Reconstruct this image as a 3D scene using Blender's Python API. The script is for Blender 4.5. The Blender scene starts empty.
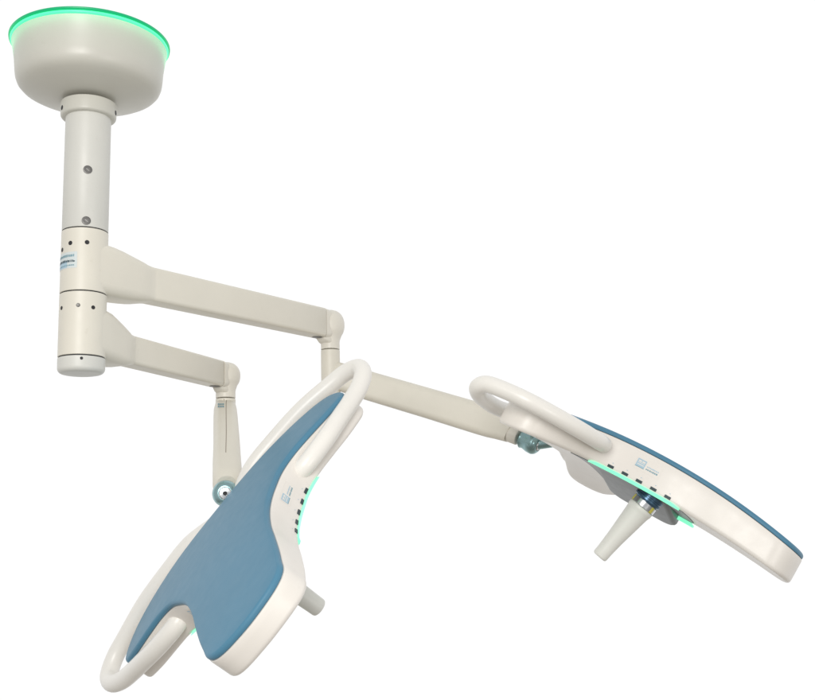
import bpy, bmesh, math, random
from mathutils import Vector, Matrix, geometry
random.seed(4)
C = bpy.context.scene.collection
S = bpy.context.scene
Z0 = 1.5                                     # camera height above the floor of the room

# ------------------------------------------------------------------ camera, world, lamps, exposure
cam = bpy.data.objects.new('camera', bpy.data.cameras.new('camera')); C.objects.link(cam)
cam.data.sensor_width = 36; cam.data.lens = 48.54
cam.data.clip_start = 0.05; cam.data.clip_end = 200
cam.matrix_world = (Matrix.Translation((0, 0, Z0)) @ Matrix.Rotation(math.pi/2 + 0.186, 4, 'X')
                    @ Matrix.Rotation(-0.0265, 4, 'Z'))
S.camera = cam

w = bpy.data.worlds.new('World'); S.world = w; w.use_nodes = True
nt = w.node_tree; nt.nodes.clear()
out = nt.nodes.new('ShaderNodeOutputWorld'); bg = nt.nodes.new('ShaderNodeBackground')
tc = nt.nodes.new('ShaderNodeTexCoord'); sx = nt.nodes.new('ShaderNodeSeparateXYZ')
def maprange(src, a, b, lo, hi):
    m = nt.nodes.new('ShaderNodeMapRange'); m.interpolation_type = 'SMOOTHSTEP'
    m.inputs[1].default_value = a; m.inputs[2].default_value = b
    m.inputs[3].default_value = lo; m.inputs[4].default_value = hi
    nt.links.new(src, m.inputs[0]); return m.outputs[0]
nt.links.new(tc.outputs['Generated'], sx.inputs[0])
front = maprange(sx.outputs['Y'], -0.1, 0.45, 0.56, 1.04)      # white studio wall ahead, world dimmed behind the camera for contrast
low = maprange(sx.outputs['Z'], -0.80, -0.25, 0.42, 1.0)        # added dimming far below, to shade the undersides
mul = nt.nodes.new('ShaderNodeMath'); mul.operation = 'MULTIPLY'
nt.links.new(front, mul.inputs[0]); nt.links.new(low, mul.inputs[1])
cmix = nt.nodes.new('ShaderNodeMix'); cmix.data_type = 'RGBA'
cmix.inputs[6].default_value = (1, .92, .80, 1); cmix.inputs[7].default_value = (1, 1, 1, 1)     # warm tint added below to tan the undersides, white elsewhere
nt.links.new(maprange(sx.outputs['Z'], -0.85, -0.3, 0.0, 1.0), cmix.inputs[0]); nt.links.new(cmix.outputs[2], bg.inputs['Color'])
nt.links.new(mul.outputs[0], bg.inputs['Strength']); nt.links.new(bg.outputs[0], out.inputs[0])

def area(name, loc, target, size, power, col=(1, 1, 1)):
    l = bpy.data.lights.new(name, 'AREA'); l.shape = 'DISK'; l.size = size; l.energy = power; l.color = col
    o = bpy.data.objects.new(name, l); C.objects.link(o); o.location = loc
    o.rotation_euler = (Vector(target) - Vector(loc)).to_track_quat('-Z', 'Y').to_euler(); return o
area('key_lamp', (-0.7, -1.0, 2.5), (-0.1, 2.8, 1.9), 1.5, 70, (1, 0.98, 0.945))
area('fill_lamp', (2.2, -0.4, 0.9), (-0.1, 2.8, 1.8), 1.4, 24, (1, 0.97, 0.93))

S.render.engine = 'CYCLES'
S.view_settings.view_transform = 'Standard'; S.view_settings.look = 'None'
S.view_settings.gamma = 1; S.view_settings.exposure = 0

# ------------------------------------------------------------------ materials
def mat(name, col, rough=0.4, metal=0, var=0.05, scale=9.0, bump=0.0, coat=0.0, spec=0.5):
    m = bpy.data.materials.new(name); m.use_nodes = True; n = m.node_tree; b = n.nodes['Principled BSDF']
    b.inputs['Roughness'].default_value = rough; b.inputs['Metallic'].default_value = metal
    b.inputs['Coat Weight'].default_value = coat; b.inputs['Specular IOR Level'].default_value = spec
    t = n.nodes.new('ShaderNodeTexCoord'); z = n.nodes.new('ShaderNodeTexNoise')
    z.inputs['Scale'].default_value = scale; z.inputs['Detail'].default_value = 6; z.inputs['Roughness'].default_value = .6
    n.links.new(t.outputs['Object'], z.inputs['Vector'])
    mx = n.nodes.new('ShaderNodeMix'); mx.data_type = 'RGBA'
    mx.inputs[6].default_value = (*[c*(1-var) for c in col], 1); mx.inputs[7].default_value = (*[min(1, c*(1+var)) for c in col], 1)
    n.links.new(z.outputs['Fac'], mx.inputs[0])
    z4 = n.nodes.new('ShaderNodeTexNoise'); z4.inputs['Scale'].default_value = 55; z4.inputs['Detail'].default_value = 8; z4.inputs['Roughness'].default_value = .7
    n.links.new(t.outputs['Object'], z4.inputs['Vector'])
    m4 = n.nodes.new('ShaderNodeMapRange'); m4.inputs[1].default_value = .60; m4.inputs[2].default_value = .78; m4.inputs[3].default_value = 0; m4.inputs[4].default_value = .16
    n.links.new(z4.outputs['Fac'], m4.inputs[0])
    gx = n.nodes.new('ShaderNodeMix'); gx.data_type = 'RGBA'; gx.inputs[7].default_value = (*[c*k for c, k in zip(col, (.62, .56, .48))], 1)
    n.links.new(m4.outputs[0], gx.inputs[0]); n.links.new(mx.outputs[2], gx.inputs[6]); n.links.new(gx.outputs[2], b.inputs['Base Color'])
    z2 = n.nodes.new('ShaderNodeTexNoise'); z2.inputs['Scale'].default_value = 40; z2.inputs['Detail'].default_value = 3
    n.links.new(t.outputs['Object'], z2.inputs['Vector'])
    mr = n.nodes.new('ShaderNodeMapRange'); mr.inputs[3].default_value = max(0, rough-.06); mr.inputs[4].default_value = rough+.06
    n.links.new(z2.outputs['Fac'], mr.inputs[0]); n.links.new(mr.outputs[0], b.inputs['Roughness'])
    if bump:
        z3 = n.nodes.new('ShaderNodeTexNoise'); z3.inputs['Scale'].default_value = 420; z3.inputs['Detail'].default_value = 2
        n.links.new(t.outputs['Object'], z3.inputs['Vector'])
        bp = n.nodes.new('ShaderNodeBump'); bp.inputs['Strength'].default_value = bump; bp.inputs['Distance'].default_value = .002
        n.links.new(z3.outputs['Fac'], bp.inputs['Height']); n.links.new(bp.outputs[0], b.inputs['Normal'])
    return m
def glow(name, col, strength):
    m = bpy.data.materials.new(name); m.use_nodes = True; n = m.node_tree; b = n.nodes['Principled BSDF']
    b.inputs['Base Color'].default_value = (*[c*.5 for c in col], 1); b.inputs['Roughness'].default_value = .35
    b.inputs['Emission Color'].default_value = (*col, 1); b.inputs['Emission Strength'].default_value = strength
    return m
M_canopy = mat('canopy_paint', (.60, .59, .53), .36, bump=.05)
M_tube = mat('column_paint', (.67, .665, .62), .42, bump=.08)
M_cream = mat('arm_paint', (.745, .71, .62), .42, bump=.08)
M_joint = mat('joint_paint', (.765, .73, .65), .40, bump=.05)
M_shell = mat('shell_plastic', (.82, .78, .725), .36)
M_rail = mat('rail_paint', (.86, .835, .785), .32)
M_blue = mat('blue_cover_paint', (.085, .230, .345), .44, var=.10, scale=3.5, bump=.06, spec=.24)
M_teal = mat('teal_anodised', (.33, .50, .52), .26, metal=.85)
M_steel = mat('steel', (.62, .64, .66), .22, metal=1)
M_screw = mat('screw_zinc', (.17, .165, .16), .45, metal=.7)
M_screwlight = mat('screw_slot_pale', (.36, .35, .33), .4, metal=.6)  # paler tone of the bar across the screw head
M_seam = mat('parting_line_brown', (.26, .21, .165), .6)  # brown tone of the short arm's parting line
M_dark = mat('black_recess', (.018, .018, .02), .6)
M_button = mat('button_rubber', (.02, .045, .055), .5)
M_grey = mat('lens_panel_grey', (.11, .125, .13), .38, bump=.03)
M_handle = mat('handle_plastic', (.78, .78, .73), .42)
M_collarblue = mat('collar_blue', (.07, .14, .22), .25, metal=.6)
M_yellow = mat('collar_yellow', (.62, .56, .10), .5)
M_paper = mat('sticker_film', (.66, .72, .72), .4)
M_ink = mat('sticker_ink', (.20, .36, .42), .5)
M_inkpale = mat('sticker_pale_ink', (.42, .58, .68), .5)
M_inkdark = mat('sticker_dark_ink', (.05, .09, .11), .5)
M_ring = glow('ring_glow', (.10, 1.0, .42), 1.05)
M_ringcap = glow('ring_cap_glow', (.0, .40, .17), .60)
M_strip = glow('strip_glow', (.26, 1.0, .60), .86)

# ------------------------------------------------------------------ helpers
ROOT = Vector((-.777, 2.573, 1.289 + Z0))
root = bpy.data.objects.new('surgical_light', None); C.objects.link(root)
root.location = ROOT; root.empty_display_size = .1
root['label'] = 'cream ceiling-mounted surgical light with two jointed arms and two blue-backed lamp heads'
root['category'] = 'surgical light'

def obj(name, bm, m, parent=root, local=False, sharp=38, label=None, smooth=True):
    """bmesh given in world space (z without Z0) unless local."""
    if not local: bmesh.ops.translate(bm, verts=bm.verts, vec=Vector((0, 0, Z0)) - ROOT)
    bmesh.ops.recalc_face_normals(bm, faces=bm.faces)
    me = bpy.data.meshes.new(name); bm.to_mesh(me); bm.free()
    for x in (m if isinstance(m, (list, tuple)) else [m]): me.materials.append(x)
    if smooth:
        me.shade_smooth(); me.set_sharp_from_angle(angle=math.radians(sharp))
    o = bpy.data.objects.new(name, me); C.objects.link(o); o.parent = parent
    if label: o['label'] = label
    return o

def frame(d, up=(0, 0, 1)):
    d = Vector(d).normalized(); s = d.cross(Vector(up))
    if s.length < 1e-4: s = d.cross(Vector((0, 1, 0)))
    s.normalize(); return s, s.cross(d).normalized(), d

def skin(bm, rings, close=True, cap0=True, cap1=True, mi=0):
    vs = [[bm.verts.new(p) for p in r] for r in rings]; n = len(vs[0])
    for a, b in zip(vs, vs[1:]):
        for i in range(n if close else n-1):
            f = bm.faces.new((a[i], a[(i+1) % n], b[(i+1) % n], b[i])); f.material_index = mi
    if cap0: bm.faces.new(vs[0][::-1]).material_index = mi
    if cap1: bm.faces.new(vs[-1]).material_index = mi
    return vs

def lathe(bm, o, axis, prof, n=64, mi=0, cap0=True, cap1=True):
    s, u, d = frame(axis, (0, 0, 1)); o = Vector(o)
    rings = [[o + d*h + (s*math.cos(t) + u*math.sin(t))*max(r, 1e-4) for t in [2*math.pi*i/n for i in range(n)]] for r, h in prof]
    return skin(bm, rings, cap0=cap0, cap1=cap1, mi=mi)

def rrect(hw, hh, r, k=7):
    r = min(r, hw*.999, hh*.999); pts = []
    for cx, cy, a0 in ((hw-r, hh-r, 0), (-hw+r, hh-r, 90), (-hw+r, -hh+r, 180), (hw-r, -hh+r, 270)):
        for i in range(k+1):
            a = math.radians(a0 + 90*i/k); pts.append((cx + r*math.cos(a), cy + r*math.sin(a)))
    return pts

def cr(P, n=8, closed=False):
    """Catmull-Rom through tuples."""
    P = [Vector(p) for p in P]; m = len(P); o = []
    for i in range(m if closed else m-1):
        g = (lambda j: P[j % m]) if closed else (lambda j: P[max(0, min(m-1, j))])
        a, b, c, d = g(i-1), g(i), g(i+1), g(i+2)
        for q in range(n):
            t = q/n
            o.append(.5*((2*b) + (c-a)*t + (2*a-5*b+4*c-d)*t*t + (3*b-a-3*c+d)*t**3))
    if not closed: o.append(P[-1])
    return o

def loft(bm, secs, up=(0, 0, 1), mi=0, straight=None):
    """secs: (centre, half width, half height, corner radius); rounded-rectangle sections swept along the centres."""
    cs = [Vector(s[0]) for s in secs]; rings = []
    for i, s in enumerate(secs):
        d = straight if straight is not None else (cs[min(i+1, len(cs)-1)] - cs[max(i-1, 0)])
        sd, u, _ = frame(d, up)
        rings.append([cs[i] + sd*x + u*y for x, y in rrect(*s[1:])])
    return skin(bm, rings, mi=mi)

def tube(bm, pts, r, n=20, mi=0, endround=True):
    pts = [Vector(p) for p in pts]; T = []
    for i in range(len(pts)): T.append((pts[min(i+1, len(pts)-1)] - pts[max(0, i-1)]).normalized())
    N = T[0].orthogonal().normalized(); rings = []
    def ring(p, t, N, rr):
        B = t.cross(N); return [p + (N*math.cos(a) + B*math.sin(a))*rr for a in [2*math.pi*j/n for j in range(n)]]
    if endround:
        for a in (80, 55, 30): rings.append(ring(pts[0] - T[0]*r*math.sin(math.radians(a)), T[0], N, r*math.cos(math.radians(a))))
    for p, t in zip(pts, T):
        N = (N - t*N.dot(t)).normalized(); rings.append(ring(p, t, N, r))
    if endround:
        for a in (30, 55, 80): rings.append(ring(pts[-1] + T[-1]*r*math.sin(math.radians(a)), T[-1], N, r*math.cos(math.radians(a))))
    skin(bm, rings, mi=mi)

def arcprof(r, h, rad, a0, a1, n=6):
    return [(r + rad*math.cos(math.radians(a0 + (a1-a0)*i/n)), h + rad*math.sin(math.radians(a0 + (a1-a0)*i/n))) for i in range(n+1)]

# ------------------------------------------------------------------ ceiling mount
AX = Vector((-.777, 2.573, 0))
UP = (0, 0, 1)
def at(z): return Vector((AX.x, AX.y, z))
bm = bmesh.new()
prof = [(.060, 1.1365), (.075, 1.1385), (.105, 1.1445), (.135, 1.1525), (.154, 1.1590), (.1645, 1.1650), (.1720, 1.1735), (.1762, 1.1850), (.1782, 1.1990),
        (.1800, 1.2250), (.1845, 1.2550), (.1880, 1.2725), (.1882, 1.2745), (.18, 1.2755)]
lathe(bm, at(0), UP, prof, 128)
canopy = obj('ceiling_canopy', bm, M_canopy, sharp=30, label='bowl-shaped cream ceiling cover with a green glowing rim')
bm = bmesh.new()
lathe(bm, at(0), UP, [(.150, 1.2770), (.1885, 1.2770), (.1910, 1.2782), (.1918, 1.2802), (.1905, 1.2826), (.15, 1.2830)], 128)
ringo = obj('light_ring', bm, M_ring, canopy)
for i in range(72):                                    # the lit LED ring of the canopy
    l = bpy.data.lights.new('ring_led', 'POINT'); l.energy = .0030; l.color = (.03, 1, .38); l.shadow_soft_size = .010
    lo = bpy.data.objects.new('ring_led', l); C.objects.link(lo); lo.parent = ringo
    t = 2*math.pi*i/72; lo.location = at(1.2700) + Vector((math.cos(t), math.sin(t), 0))*.2020 + Vector((0, 0, Z0)) - ROOT
bm = bmesh.new()
lathe(bm, at(0), UP, [(.14, 1.2836), (.1920, 1.2836), (.1950, 1.2850), (.1955, 1.2880), (.1940, 1.2898), (.14, 1.29)], 128)
obj('mounting_plate', bm, M_ringcap, canopy)
bm = bmesh.new()
lathe(bm, at(0), UP, [(.0555, 1.088)] + arcprof(.0600, 1.0955, .0070, -80, 0) + [(.0672, 1.112)] + arcprof(.0640, 1.124, .0035, 0, 90) + [(.05, 1.1278)], 80)
collar = obj('collar', bm, M_canopy)

def radial(name, ang, z, r, R, m, parent, depth=.0012, hexs=False):
    """small round fastener on the side of the column, facing outward at angle ang."""
    a = math.radians(ang); d = Vector((math.cos(a), math.sin(a), 0)); p = at(z) + d*(R - .003)
    bm = bmesh.new()
    if hexs:
        lathe(bm, p, d, [(r, 0), (r, .0038), (r*.86, .0046), (r*.62, .0044), (r*.58, .0036), (0, .0036)], 24, cap1=False)
        s, u, _ = frame(d)
        q = p + d*.0038
        for k in range(1):
            c, sn = math.cos(.7 + k*math.pi/2), math.sin(.7 + k*math.pi/2)
            A = s*c + u*sn; B = u*c - s*sn
            vs = [bm.verts.new(q + A*i*r*.42 + B*j*r*.09) for i, j in ((-1, -1), (1, -1), (1, 1), (-1, 1))]
            bm.faces.new(vs).material_index = 1
        return obj(name, bm, [m, M_screwlight], parent, smooth=True)
    lathe(bm, p, d, [(r, 0), (r, .003+depth*.3), (r*.9, .003+depth*.5), (r*.75, .0034), (0, .0033)], 20, cap1=False)
    return obj(name, bm, m, parent)
def ang_at(x): return -math.degrees(math.acos(max(-1, min(1, (x - AX.x)/.055))))
def hole_ang(dx, tow=16.8):
    """angle whose sideways offset, seen from the camera, is dx column radii."""
    return -90 + tow*-1*-1*0 + math.degrees(math.asin(max(-1, min(1, dx)))) + tow

bm = bmesh.new()
lathe(bm, at(0), UP, [(.050, .7965), (.0542, .7965), (.0547, .7972), (.0547, 1.10), (.05, 1.10)], 80)
column = obj('column', bm, M_tube, label='pale grey upright tube below the ceiling cover')
for dx, z in ((0.03, .938), (0.03, .810)): radial('screw', hole_ang(dx), z, .0105, .0547, M_screw, column, hexs=True)
for dx in (-.94, .96): radial('screw_hole', hole_ang(dx), 1.104, .0062, .0672, M_dark, collar)

def hub_prof(z0, z1, r=.0552): return [(.05, z0), (r-.0009, z0), (r, z0+.0009), (r, z1-.0009), (r-.0009, z1), (.05, z1)]
bm = bmesh.new(); lathe(bm, at(0), UP, [(.0525, .40+.06), (.0525, .90)], 64); obj('spindle', bm, M_dark)

dU = Vector((-.234 - AX.x, 3.274 - AX.y, 0)); LU = dU.length; dU /= LU
dL = Vector((-.533 - AX.x, 3.155 - AX.y, 0)); LLn = dL.length; dL /= LLn

def hub(z0, z1, d, zs, name_label, holes):
    bm = bmesh.new()
    lathe(bm, at(0), UP, hub_prof(z0, z1), 80)
    # bulging socket that carries the arm: (distance, half width, z bottom, z top, radius)
    secs = [(at((b+t)/2) + d*s, hw, (t-b)/2, r) for s, hw, b, t, r in zs]
    loft(bm, secs, straight=d)
    return obj('arm_hub', bm, M_cream, label=name_label, sharp=32)
sockU = [(0, .0547, .6425, .7665, .024), (.03, .0545, .6415, .7665, .024), (.06, .053, .6405, .7645, .024), (.09, .0505, .6415, .7605, .024), (.115, .0475, .6425, .7560, .024),
         (.140, .0445, .6445, .7510, .022), (.158, .0405, .6470, .7480, .020), (.172, .0355, .6500, .7450, .017), (.186, .0310, .6530, .7432, .013), (.196, .0290, .6545, .7425, .010)]
hubU = hub(.6405, .7935, dU, sockU, 'upper rotating hub with three dark holes and a teal sticker', None)
sockL = [(0, .0547, .4875, .6065, .024), (.03, .0545, .4870, .6065, .024), (.055, .0525, .4840, .6035, .024), (.080, .0495, .4830, .5960, .024), (.105, .046, .4830, .5870, .022),
         (.125, .043, .4840, .5790, .020), (.140, .0395, .4860, .5735, .018), (.152, .0345, .4890, .5702, .016), (.164, .0300, .4920, .5686, .012), (.173, .0275, .4935, .5680, .010)]
hubL = hub(.4860, .6375, dL, sockL, 'lower rotating hub with three small holes', None)
for dx, z in ((-.93, .744), (-.60, .7555), (.09, .7565)): radial('screw_hole', hole_ang(dx), z, .0054, .0552, M_dark, hubU)
for dx, z, m in ((-.88, .6000, M_dark), (-.20, .6025, M_screw), (.42, .5990, M_dark)): radial('screw_hole', hole_ang(dx), z, .0048, .0552, m, hubL)
bm = bmesh.new()
lathe(bm, at(0), UP, [(.0001, .4465), (.030, .4468)] + arcprof(.0430, .4590, .0122, -85, 0) + [(.0552, .482), (.0543, .4829), (.05, .4829)], 80)
cap = obj('end_cap', bm, M_tube, label='rounded cap closing the lower end of the column')
radial('screw_hole', hole_ang(0.0), .4755, .0036, .0552, M_dark, cap)

# teal sticker wrapped round the upper hub: film plus rows of tiny marks
def wrap(bm, R, a0, a1, z0, z1, n=10, mi=0):
    vs = []
    for i in range(n+1):
        a = math.radians(a0 + (a1-a0)*i/n)
        vs.append([bm.verts.new((AX.x + R*math.cos(a), AX.y + R*math.sin(a), z)) for z in (z0, z1)])
    for p, q in zip(vs, vs[1:]): bm.faces.new((p[0], q[0], q[1], p[1])).material_index = mi
bm = bmesh.new()
aR = hole_ang(-.30); aL = hole_ang(-.999) - 22
wrap(bm, .0555, aL, aR, .694, .7335, 14)
wrap(bm, .0557, aL, aL + (aR-aL)*.70, .696, .712, 10, 1)
rr = random.Random(2)
for z, h, m_ in ((.7215, .0062, 2), (.7085, .0065, 3), (.6995, .003, 2)):
    a = aL + 3
    while a < aR - 9:
        wd = rr.uniform(1.6, 4.2); wrap(bm, .0559, a, a + wd, z, z + h*rr.uniform(.75, 1), 2, m_); a += wd + rr.uniform(.8, 1.8)
wrap(bm, .0559, aR-12, aR-5.5, .7085, .7115, 3, 3)
obj('label_sticker', bm, [M_paper, M_inkpale, M_ink, M_inkdark], hubU, smooth=False)

# ------------------------------------------------------------------ horizontal arms and elbows
def harm(d, s0, L, zb, zt, hw):
    bm = bmesh.new(); zc = (zb+zt)/2; hh = (zt-zb)/2
    secs = [(at(zc) + d*s, hw*k, hh*k2, .0100) for s, k, k2 in ((s0, .97, .97), (s0+.02, 1, 1), (s0+(L-s0)*.5, .99, 1), (L-.048, .98, 1.0), (L-.0465, .95, .97))]
    loft(bm, secs, straight=d)
    return obj('support_arm', bm, M_cream)
armU = harm(dU, .17, LU, .6545, .7425, .0292)
armU['label'] = 'longer horizontal arm reaching to the far elbow'
armL = harm(dL, .15, LLn, .4935, .5680, .0278)
armL['label'] = 'shorter lower horizontal arm'

def elbow(c, d, zb, zt, hw, r, rs, zs):
    """ball-shaped knuckle at the arm's end, running down into a round stub."""
    bm = bmesh.new(); zc = (zb+zt)/2; H = (zt-zb)/2 + .003
    prof = [(rs, zs), (rs, zb-.010), (rs*1.02, zb-.004), (rs*1.12, zb+.004)]
    for q in (-42, -30, -18, -6, 6, 18, 30, 42, 54, 64, 74, 82, 89):
        t = math.radians(q); prof.append((r*max(.01, math.cos(t))**.82, zc + H*(1 if t > 0 else -1)*abs(math.sin(t))**.92))
    lathe(bm, (c.x, c.y, 0), UP, prof, 64)
    P = lambda s, dz=0: Vector((c.x, c.y, zc + dz)) - d*s
    loft(bm, [(P(.0455), hw*.98, (zt-zb)/2, .0115), (P(.036, -.001), hw, (zt-zb)/2+.001, .016), (P(.022, -.001), hw*1.04, H*.985, .024), (P(.006, -.004), hw*1.02, H*.90, .030), (P(-.008, -.004), hw*.9, H*.78, .03)], straight=d)
    loft(bm, [(P(.044, -H+.004), hw*.55, .006, .005), (P(.030, -H+.001), hw*.75, .011, .009), (P(.014, -H-.003), hw*.78, .014, .011), (P(0, -H-.004), hw*.7, .012, .010)], straight=d)
    o = obj('elbow_joint', bm, M_joint, sharp=60)
    b2 = bmesh.new()                                   # thin dark disc standing in for the dark notch under the arm's end
    lathe(b2, P(.058, -(zt-zb)/2 + .0006), (0, 0, -1), [(.015, -.002), (.015, .0012), (.013, .0018), (.0, .0019)], 28)
    obj('notch_disc', b2, M_screw, o)
    return o
cU = Vector((-.234, 3.274, 0)); cL = Vector((-.531, 3.155, 0))
eU = elbow(cU, dU, .6545, .7425, .0292, .0445, .0285, .6235)
eL = elbow(cL, dL, .4935, .5680, .0278, .0425, .0285, .4660)

# ------------------------------------------------------------------ sprung arms
def bez(P, n=6): return cr(P, n)
def spring_arm(c, ztop, zbot, path, r_hub, label):
    bm = bmesh.new()
    lathe(bm, (c.x, c.y, 0), UP, [(r_hub*.6, zbot)] + [(r_hub - .006 + .006*math.sin(math.radians(t)), zbot + .006 - .006*math.cos(math.radians(t))) for t in (10, 35, 60, 90)] + [(r_hub, ztop-.001), (r_hub-.001, ztop), (.01, ztop)], 48)
    loft(bm, path)
    return obj('spring_arm', bm, M_cream, label=label, sharp=40)
hU = Vector((cU.x, cU.y, .530))
pathU = [((-.234, 3.274, .545), .020, .034, .016), ((-.215, 3.273, .542), .028, .041, .018), ((-.165, 3.271, .525), .030, .0425, .019), ((-.112, 3.262, .505), .031, .0430, .019),
         ((.05, 3.222, .4465), .031, .0440, .019), ((.2055, 3.182, .3890), .0315, .0455, .020), ((.235, 3.171, .3760), .031, .044, .020),
         ((.262, 3.160, .3610), .030, .038, .020), ((.289, 3.146, .3420), .027, .0290, .020)]
sU = spring_arm(cU, .6205, .452, pathU, .0288, 'long sprung arm reaching to the right lamp head')
bm = bmesh.new()
dirU = (Vector((.385, 3.088, .287)) - Vector((.289, 3.146, .342))).normalized(); nU = Vector((.290, 3.1455, .341))
lathe(bm, nU, dirU, [(.0262, .0), (.0262, .0025), (.0268, .003), (.0255, .026), (.0235, .0285), (.01, .029)], 40)
obj('end_collar', bm, M_joint, sU)

pathL = [((-.531, 3.170, .432), .022, .022, .016), ((-.5305, 3.150, .428), .030, .034, .019), ((-.524, 3.110, .4065), .0325, .040, .021), ((-.515, 3.060, .3800), .0335, .0415, .022), ((-.490, 2.93, .303), .0345, .041, .022),
         ((-.467, 2.80, .2300), .036, .041, .024), ((-.4550, 2.738, .1975), .0365, .0400, .027), ((-.4510, 2.708, .1845), .034, .036, .030), ((-.4495, 2.695, .179), .026, .028, .025)]
sL = spring_arm(cL, .4628, .352, pathL, .0288, 'short sprung arm dropping to the left lamp head')
# dark parting line along the front of the short arm and its printed marks
bm = bmesh.new()
def under(i, f, x=0, out=0):
    """point on the front of the short arm between sections i and i+1."""
    a, b = pathL[i], pathL[i+1]; s_, u_, _ = frame(Vector(b[0]) - Vector(a[0]))
    return Vector(a[0]).lerp(Vector(b[0]), f) + u_*((a[2]*(1-f) + b[2]*f) + out) - s_*x
tube(bm, [Vector((-.5305, 3.1262, .4595)), Vector((-.5300, 3.1262, .4200))], .0008, 6)
tube(bm, [under(1, 0, .003), under(2, 0, .002), under(3, 0, .001), under(4, 0, -.001), under(4, .9, -.003)], .0009, 6)
obj('seam_line', bm, M_seam, sL)
bm = bmesh.new()
rr = random.Random(5)
for i in range(3):
    for j in range(2):
        x0 = -.0215 + i*.0062; f0 = .05 + j*.36
        vs = [bm.verts.new(under(2, f0 + df, x0 + dx, .0006)) for dx, df in ((0, 0), (.0048, 0), (.0048, .24*rr.uniform(.8, 1.1)), (0, .23))]
        bm.faces.new(vs)
obj('printed_mark', bm, M_ink, sL)

def knob(o, d, label, k=1.0, st=1.0):
    d = Vector(d).normalized(); bm = bmesh.new()
    lathe(bm, o, d, [(.014, -.016*st), (.022*k, -.015*st), (.0285*k, -.012*st)] + [(.0315*k*math.cos(t)+.0005, .020*math.sin(t)*(st if t < 0 else 1) + .006) for t in [math.radians(a) for a in (-35, -15, 5, 25, 42, 55)]] + [(.0165*k, .0225), (.0160*k, .0190), (.0, .0190)], 48, cap1=False)
    o1 = obj('swivel_joint', bm, M_teal, label=label)
    bm = bmesh.new(); lathe(bm, Vector(o) + d*.0195, d, [(.0152*k, 0), (.0152*k, .003), (.013*k, .0052), (.0062*k, .0058), (.0058*k, .0035), (0, .0035)], 32, cap1=False)
    obj('joint_cap', bm, M_steel, o1)
    bm = bmesh.new(); lathe(bm, Vector(o) + d*.0236, d, [(.0054*k, 0), (.0054*k, .0004), (0, .0005)], 20, cap1=False)
    obj('socket_hole', bm, M_dark, o1)
    return o1
kL = knob((-.4485, 2.672, .1615), (.11, -.96, -.04), 'round teal swivel joint with steel centre behind the left lamp head', 1.0)
kU = knob(nU + dirU*.074, dirU, 'teal swivel joint under the right lamp head', 1.0, 2.6)

# ------------------------------------------------------------------ lamp head
# bend of the top and bottom skins: (ku top, kv top, ku bottom, kv bottom, thickness at the middle)
KB = [(.3251, .0948, .2771, -.0726, .0799)]
def bend(u, v, w_):
    k = KB[0]
    top = -k[0]*u*u - k[1]*(v-.35)**2; bot = -k[4] - k[2]*u*u - k[3]*(v-.35)**2
    if w_ > -.022: z = top + w_
    elif w_ < -.045: z = bot + (w_ + .064)
    else:
        f = (-.022 - w_)/.023; z = (top-.022)*(1-f) + (bot+.019)*f
    return Vector((u, v, z))
HALF = [(0.0, 0.062), (0.0713, 0.054), (0.1415, 0.039), (0.2119, 0.0245), (0.2725, 0.0135), (0.3283, 0.009), (0.3658, 0.021), (0.3886, 0.050), (0.3979, 0.0845), (0.392, 0.1131), (0.3764, 0.1346), (0.3312, 0.1727), (0.2798, 0.2031),
        (0.23, 0.2316), (0.1888, 0.2713), (0.1625, 0.32), (0.1423, 0.367), (0.1276, 0.4206), (0.1184, 0.4893), (0.1159, 0.5589), (0.1125, 0.6285), (0.1080, 0.676), (0.1035, 0.712), (0.0860, 0.7375), (0.053, 0.7545), (0.0, 0.7628)]
full = HALF + [(-u, v) for u, v in HALF[-2:0:-1]]
OUT = [Vector((p.x, p.y)) for p in cr([(u, v, 0) for u, v in full], 8, True)]
NO = len(OUT)
def onorm(i):
    t = (OUT[(i+1) % NO] - OUT[(i-1) % NO]).normalized(); return Vector((t.y, -t.x))     # outward for this winding
def ring2(ins): return [OUT[i] - onorm(i)*ins for i in range(NO)]
def capfill(bm, pts, w_, verts, flip, mi=0):
    """triangulated cap that follows the bend: boundary plus interior grid."""
    inner = []; st = .028
    us = [p.x for p in pts]; vs = [p.y for p in pts]
    def inside(x, y):
        c = False; n = len(pts)
        for i in range(n):
            a, b = pts[i], pts[i-1]
            if (a.y > y) != (b.y > y) and x < (b.x-a.x)*(y-a.y)/(b.y-a.y) + a.x: c = not c
        return c
    x = min(us) + st/2
    while x < max(us):
        y = min(vs) + st/2
        while y < max(vs):
            if inside(x, y) and min((p.x-x)**2 + (p.y-y)**2 for p in pts) > (st*.4)**2: inner.append(Vector((x, y)))
            y += st
        x += st
    allp = list(pts) + inner; n = len(pts)
    r = geometry.delaunay_2d_cdt(allp, [(i, (i+1) % n) for i in range(n)], [], 1, 1e-6)
    vmap = {}
    for k, co in enumerate(r[0]):
        orig = r[3][k]
        vmap[k] = verts[orig[0]] if orig and orig[0] < n else bm.verts.new(bend(co.x, co.y, w_))
    for f in r[2]:
        q = [vmap[i] for i in f]
        if len(set(q)) == len(q):
            try: bm.faces.new(q[::-1] if flip else q).material_index = mi
            except ValueError: pass
def slab(layers, mi=0):
    """closed solid from (inset, w) layers, top to bottom."""
    bm = bmesh.new(); rings = []
    for ins, w_ in layers: rings.append([bend(p.x, p.y, w_) for p in ring2(ins)])
    vs = skin(bm, rings, cap0=False, cap1=False, mi=mi)
    capfill(bm, ring2(layers[0][0]), layers[0][1], vs[0], False, mi); capfill(bm, ring2(layers[-1][0]), layers[-1][1], vs[-1], True, mi)
    return bm
TH = .064
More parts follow.
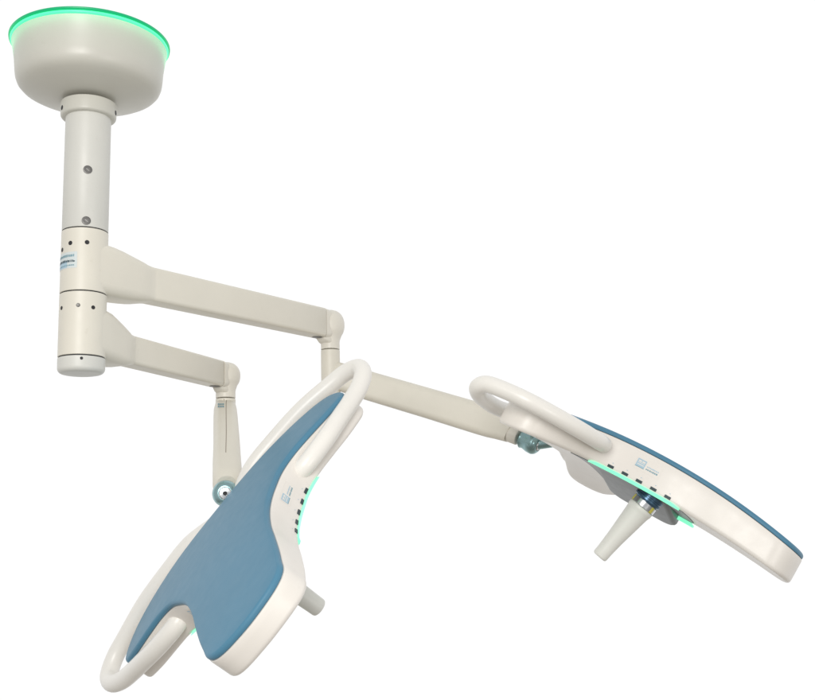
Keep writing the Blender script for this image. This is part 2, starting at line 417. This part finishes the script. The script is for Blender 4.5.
def rnd(i0, w0, r, a0, a1, n=6): return [(i0 + r - r*math.cos(math.radians(a0 + (a1-a0)*k/n)), w0 + r*math.sin(math.radians(a0 + (a1-a0)*k/n))) for k in range(n+1)]
# where along the outline: side s = +1 / -1; parameter = index into HALF
def wall(side, q, w_, off=0.0):
    """point on the side wall at HALF parameter q (fractional index), plus outward normal and tangent (towards the lobe)."""
    i = q*8
    k = int(math.floor(i)); f = i - k
    a, b = OUT[k % NO], OUT[(k+1) % NO]; p = a.lerp(b, f)
    t = (OUT[(k+2) % NO] - OUT[(k-1) % NO]).normalized(); n = Vector((t.y, -t.x)) if True else None
    p = p + n*off
    k_ = KB[0]; u_, v_ = p.x, p.y; f_ = -w_/.064
    P = Vector((u_*side, v_, (1-f_)*(-k_[0]*u_*u_ - k_[1]*(v_-.35)**2) + f_*(-k_[4] - k_[2]*u_*u_ - k_[3]*(v_-.35)**2)))
    return P, Vector((n.x*side, n.y, 0)), Vector((t.x*side, t.y, 0))
def wallpatch(bm, side, q0, q1, w0, w1, off, n=12, mi=0, thick=0.0, taper=0.0):
    """thin raised patch following the wall."""
    A = []
    for i in range(n+1):
        q = q0 + (q1-q0)*i/n
        g = min(1, (.4 + i/n/taper), (.4 + (1-i/n)/taper)) if taper else 1; wt = w0 + (w1-w0)*g
        pts = [wall(side, q, w0, off - (.0055 if taper else 0))[0], wall(side, q, wt, off)[0]]
        if thick: pts += [wall(side, q, wt, off-thick)[0], wall(side, q, w0, off-thick)[0]]
        A.append([bm.verts.new(p) for p in pts])
    m = len(A[0])
    for a, b in zip(A, A[1:]):
        for j in range(m if thick else 1):
            bm.faces.new((a[j], b[j], b[(j+1) % m], a[(j+1) % m])).material_index = mi
    if thick:
        bm.faces.new(A[0][::-1]).material_index = mi; bm.faces.new(A[-1]).material_index = mi
def qlen(q0, d):
    """HALF parameter reached after walking d metres from q0 along the outline."""
    i = q0; st = .01; acc = 0; prev = wall(1, q0, 0)[0]
    while acc < abs(d):
        i += st if d > 0 else -st
        c = wall(1, i, 0)[0]; acc += (c - prev).length; prev = c
    return i

def make_head(mtx, label, hub_side, kb, rail, V0, U0):
    KB[0] = kb
    mesh_shell = slab([(.004, -.0127), (.0008, -.0137), (0, -.0160), (0, -.030), (0, -.045)] + rnd(0, -.0525, .0115, 0, -80, 7))
    mesh_cover = slab(list(reversed(rnd(.0012, -.0070, .0070, 0, 84, 8))) + [(.0012, -.0100), (.0022, -.0118)])
    bm = bmesh.new(); pts = [Vector((p.x, min(.47, max(p.y, .172)))) for p in ring2(.020) if abs(p.x) < .215]
    keep = [p for i, p in enumerate(pts) if (p - pts[i-1]).length > .002]
    rg = [[bend(p.x, p.y, w_) for p in keep] for w_ in (-.058, -.0655)]
    vs = skin(bm, rg, cap0=False, cap1=False); capfill(bm, keep, -.058, vs[0], False); capfill(bm, keep, -.0655, vs[1], True)
    mesh_panel = bm
    head = obj('lamp_head', mesh_shell, M_shell, root, local=True, sharp=40, label=label)
    head.matrix_local = mtx
    def sub(name, bm, m, **k): return obj(name, bm, m, head, local=True, **k)
    sub('back_cover', mesh_cover, M_blue, sharp=50, label='smooth blue back cover')
    sub('lens_panel', mesh_panel, M_grey, label='grey underside panel')
    # handle rail: one tube round both wing tips and along the back edge
    P = [Vector(p) for p in rail]
    bm = bmesh.new(); tube(bm, cr(P, 8), .0215, 24); sub('handle_rail', bm, M_rail, sharp=80)
    QS, QE = qlen(12.35, .045), qlen(17.35, .022)
    for side in (1, -1):
        bm = bmesh.new(); wallpatch(bm, side, QS, QE, -.0705 if hub_side and side < 0 else -.0660, -.0606, .0008, 40, thick=.012, taper=.10)
        sub('light_strip', bm, M_strip, label='mint green glowing strip below the buttons')
        q = qlen(QS, .048)
        for k in range(5):
            bm = bmesh.new(); q1 = qlen(q, .0165)
            wallpatch(bm, side, q, q1, -.0588, -.0540, .0016, 4, thick=.004)
            sub('button', bm, M_button)
            bm = bmesh.new(); qa = qlen(q, .008); wallpatch(bm, side, qa, qlen(qa, .003), -.0500, -.0488, .0004, 2, mi=0); sub('button_mark', bm, M_inkpale, smooth=False)
            q = qlen(q, .0405)
        # printed emblem and two lines of lettering; it always reads left to right when seen from outside
        bm = bmesh.new()
        rr = random.Random(7)
        def lab(x0, x1, z0, z1, off, mi):
            c = 15.35; f = 1 if side > 0 else -1
            a = qlen(c, x0*f) if x0 else c; b = qlen(c, x1*f) if x1 else c
            wallpatch(bm, side, min(a, b), max(a, b), z0, z1, off, 6, mi)
        lab(-.018, .052, -.0395, -.0195, .0003, 0)                    # faint film
        lab(-.015, .009, -.0350, -.0218, .0005, 1)                    # emblem field
        lab(-.012, -.004, -.0265, -.0240, .0007, 0); lab(-.002, .006, -.0265, -.0240, .0007, 0)
        lab(-.012, .006, -.0318, -.0305, .0007, 0); lab(-.012, .006, -.0285, -.0275, .0007, 0)
        lab(-.015, .009, -.0358, -.0348, .0007, 2)
        for z, h, m_ in ((-.0300, .0024, 1), (-.0345, .0030, 2)):
            x = .014
            while x < .046:
                wd = rr.uniform(.0024, .0046); lab(x, x + wd, z, z + h*rr.uniform(.7, 1), .0006, m_)
                x += wd + rr.uniform(.0009, .0016)
        sub('printed_label', bm, [M_shell, M_inkpale, M_ink], smooth=False)
    # central hub on the light side, and the sterile handle with its collar
    bm = bmesh.new()
    zb = bend(0, V0, -.064).z; sg = 1 if hub_side else -1
    u0, u1, v0, v1 = (-.185, .105, .198, .415) if hub_side else (-.070, .120, .225, .390)
    d_ = -zb + .006
    cu, cv = (u0+u1)/2, (v0+v1)/2
    rings = []
    for ins, dz in ((0, None), (0, .010), (.002, .005), (.007, .001), (.014, 0)):
        rings.append([Vector((cu + x, cv + y, zb + .012 if dz is None else zb - .014 + sg*.13*(cu + x) + dz)) for x, y in rrect((u1-u0)/2-ins, (v1-v0)/2-ins, .045)])
    bm = bmesh.new(); skin(bm, rings); sub('light_hub', bm, M_grey)
    B = Vector((U0, V0, -d_ + .001)); D = Vector((0, -.20 if hub_side else 0, -1)).normalized(); K = 1.28 if hub_side else 1.15
    bm = bmesh.new()
    lathe(bm, B, D, [(r_*K, h_) for r_, h_ in ((.030, -.010), (.030, .003), (.0275, .004), (.0275, .008), (.0300, .009), (.0300, .014), (.0270, .0155), (.026, .019), (.02, .019))], 40)
    col = sub('handle_collar', bm, M_collarblue)
    bm = bmesh.new()
    lathe(bm, B + D*.0185, D, [(r_*K, h_) for r_, h_ in ((.0262, 0), (.0270, .001), (.0270, .016), (.0255, .0175), (.02, .0178))], 40)
    for f in bm.faces:
        c = f.calc_center_median(); a = math.degrees(math.atan2(c.y - V0, c.x - U0)) % 360
        if abs(f.normal.z) < .5 and (int(a//24) % 5 == 2): f.material_index = 1
    sub('handle_ring', bm, [M_steel, M_yellow])
    bm = bmesh.new(); o = B + D*.036; L = (.216 if hub_side else .190) - .036 - (d_ + zb)
    lathe(bm, o, D, [(.018*K, 0), (.0265*K, .0005), (.0272*K, .002), (.0272*K, .010), (.0262*K, .0125), (.0250*K, .022), (.0225*K, .055), (.0208*(1+K)/2, L*.62), (.0212, L*.85), (.0208, L-.006), (.0196, L-.002), (.0170, L), (0, L+.0004)], 44, cap1=False)
    sub('sterile_handle', bm, M_handle, sharp=60)
    # bracket between the back edge and the swivel joint
    return head

ML = Matrix(((-0.647846, 0.224935, -0.727805), (0.098292, -0.922741, -0.372675), (-0.755403, -0.312974, 0.575685)))
MR = Matrix(((-0.387644, 0.75622, 0.527128), (-0.909208, -0.40789, -0.08346), (0.151897, -0.511622, 0.845677)))
def pose(R, t): return Matrix.Translation(Vector(t) + Vector((0, 0, Z0)) - ROOT) @ R.to_4x4()
pL = pose(ML, (-0.47670, 2.64463, 0.14499)); pR = pose(MR, (0.42935, 3.10862, 0.41182))
def mirror(R_, du):
    return [(u + du*max(0, (u-.3)/.16), v, w_) for u, v, w_ in R_] + [(-u, v, w_) for u, v, w_ in R_[-2::-1]]
RAIL_L = mirror([(.195, .222, -.052), (.215, .240, -.050), (.250, .234, -.052), (.30, .207, -.057), (.345, .168, -.063), (.39, .122, -.071), (.432, .080, -.075), (.462, .040, -.071), (.466, .000, -.063), (.436, -.028, -.053),
          (.39, -.038, -.045), (.30, -.039, -.029), (.20, -.036, -.023), (.12, -.026, -.021), (.05, -.018, -.036), (0, -.014, -.045)], .013)
RAIL_R = [(.19, .222, -.058), (.21, .24, -.060), (.27, .245, -.064), (.35, .215, -.068), (.42, .165, -.072), (.46, .11, -.075), (.472, .047, -.079), (.475, -.005, -.086), (.466, -.028, -.100), (.44, -.035, -.110), (.38, -.042, -.114),
          (.27, -.042, -.110), (.13, -.03, -.085), (0, -.02, -.068), (-.12, -.028, -.058), (-.2, -.04, -.06), (-.3, -.045, -.07), (-.39, -.045, -.085), (-.43, -.03, -.09), (-.46, .02, -.1), (-.43, .08, -.1), (-.37, .145, -.09), (-.3, .205, -.08), (-.22, .235, -.07), (-.19, .222, -.066)]
for lab_, mtx, hs, kb, rail, V0, U0, a in (('left lamp head tilted to show its blue back cover', pL, False, (.3251, .0948, .2771, -.0726, .0915), [(u, v, w_ - .0116) for u, v, w_ in RAIL_L], .29, 0.0, Vector((-.4485, 2.690, .166))),
                             ('right lamp head seen edge-on with its handle hanging below', pR, True, (.3194, .3002, .196, .1807, .1031), RAIL_R, .365, .04, nU + dirU*.085)):
    h = make_head(mtx, lab_, hs, kb, rail, V0, U0)
    p = mtx.inverted() @ (a + Vector((0, 0, Z0)) - ROOT); q = bend(0, .05, -.04)
    bm = bmesh.new(); tube(bm, [p, p.lerp(q, .5), q], .0165, 24)
    obj('mounting_bracket', bm, M_teal, h, local=True)
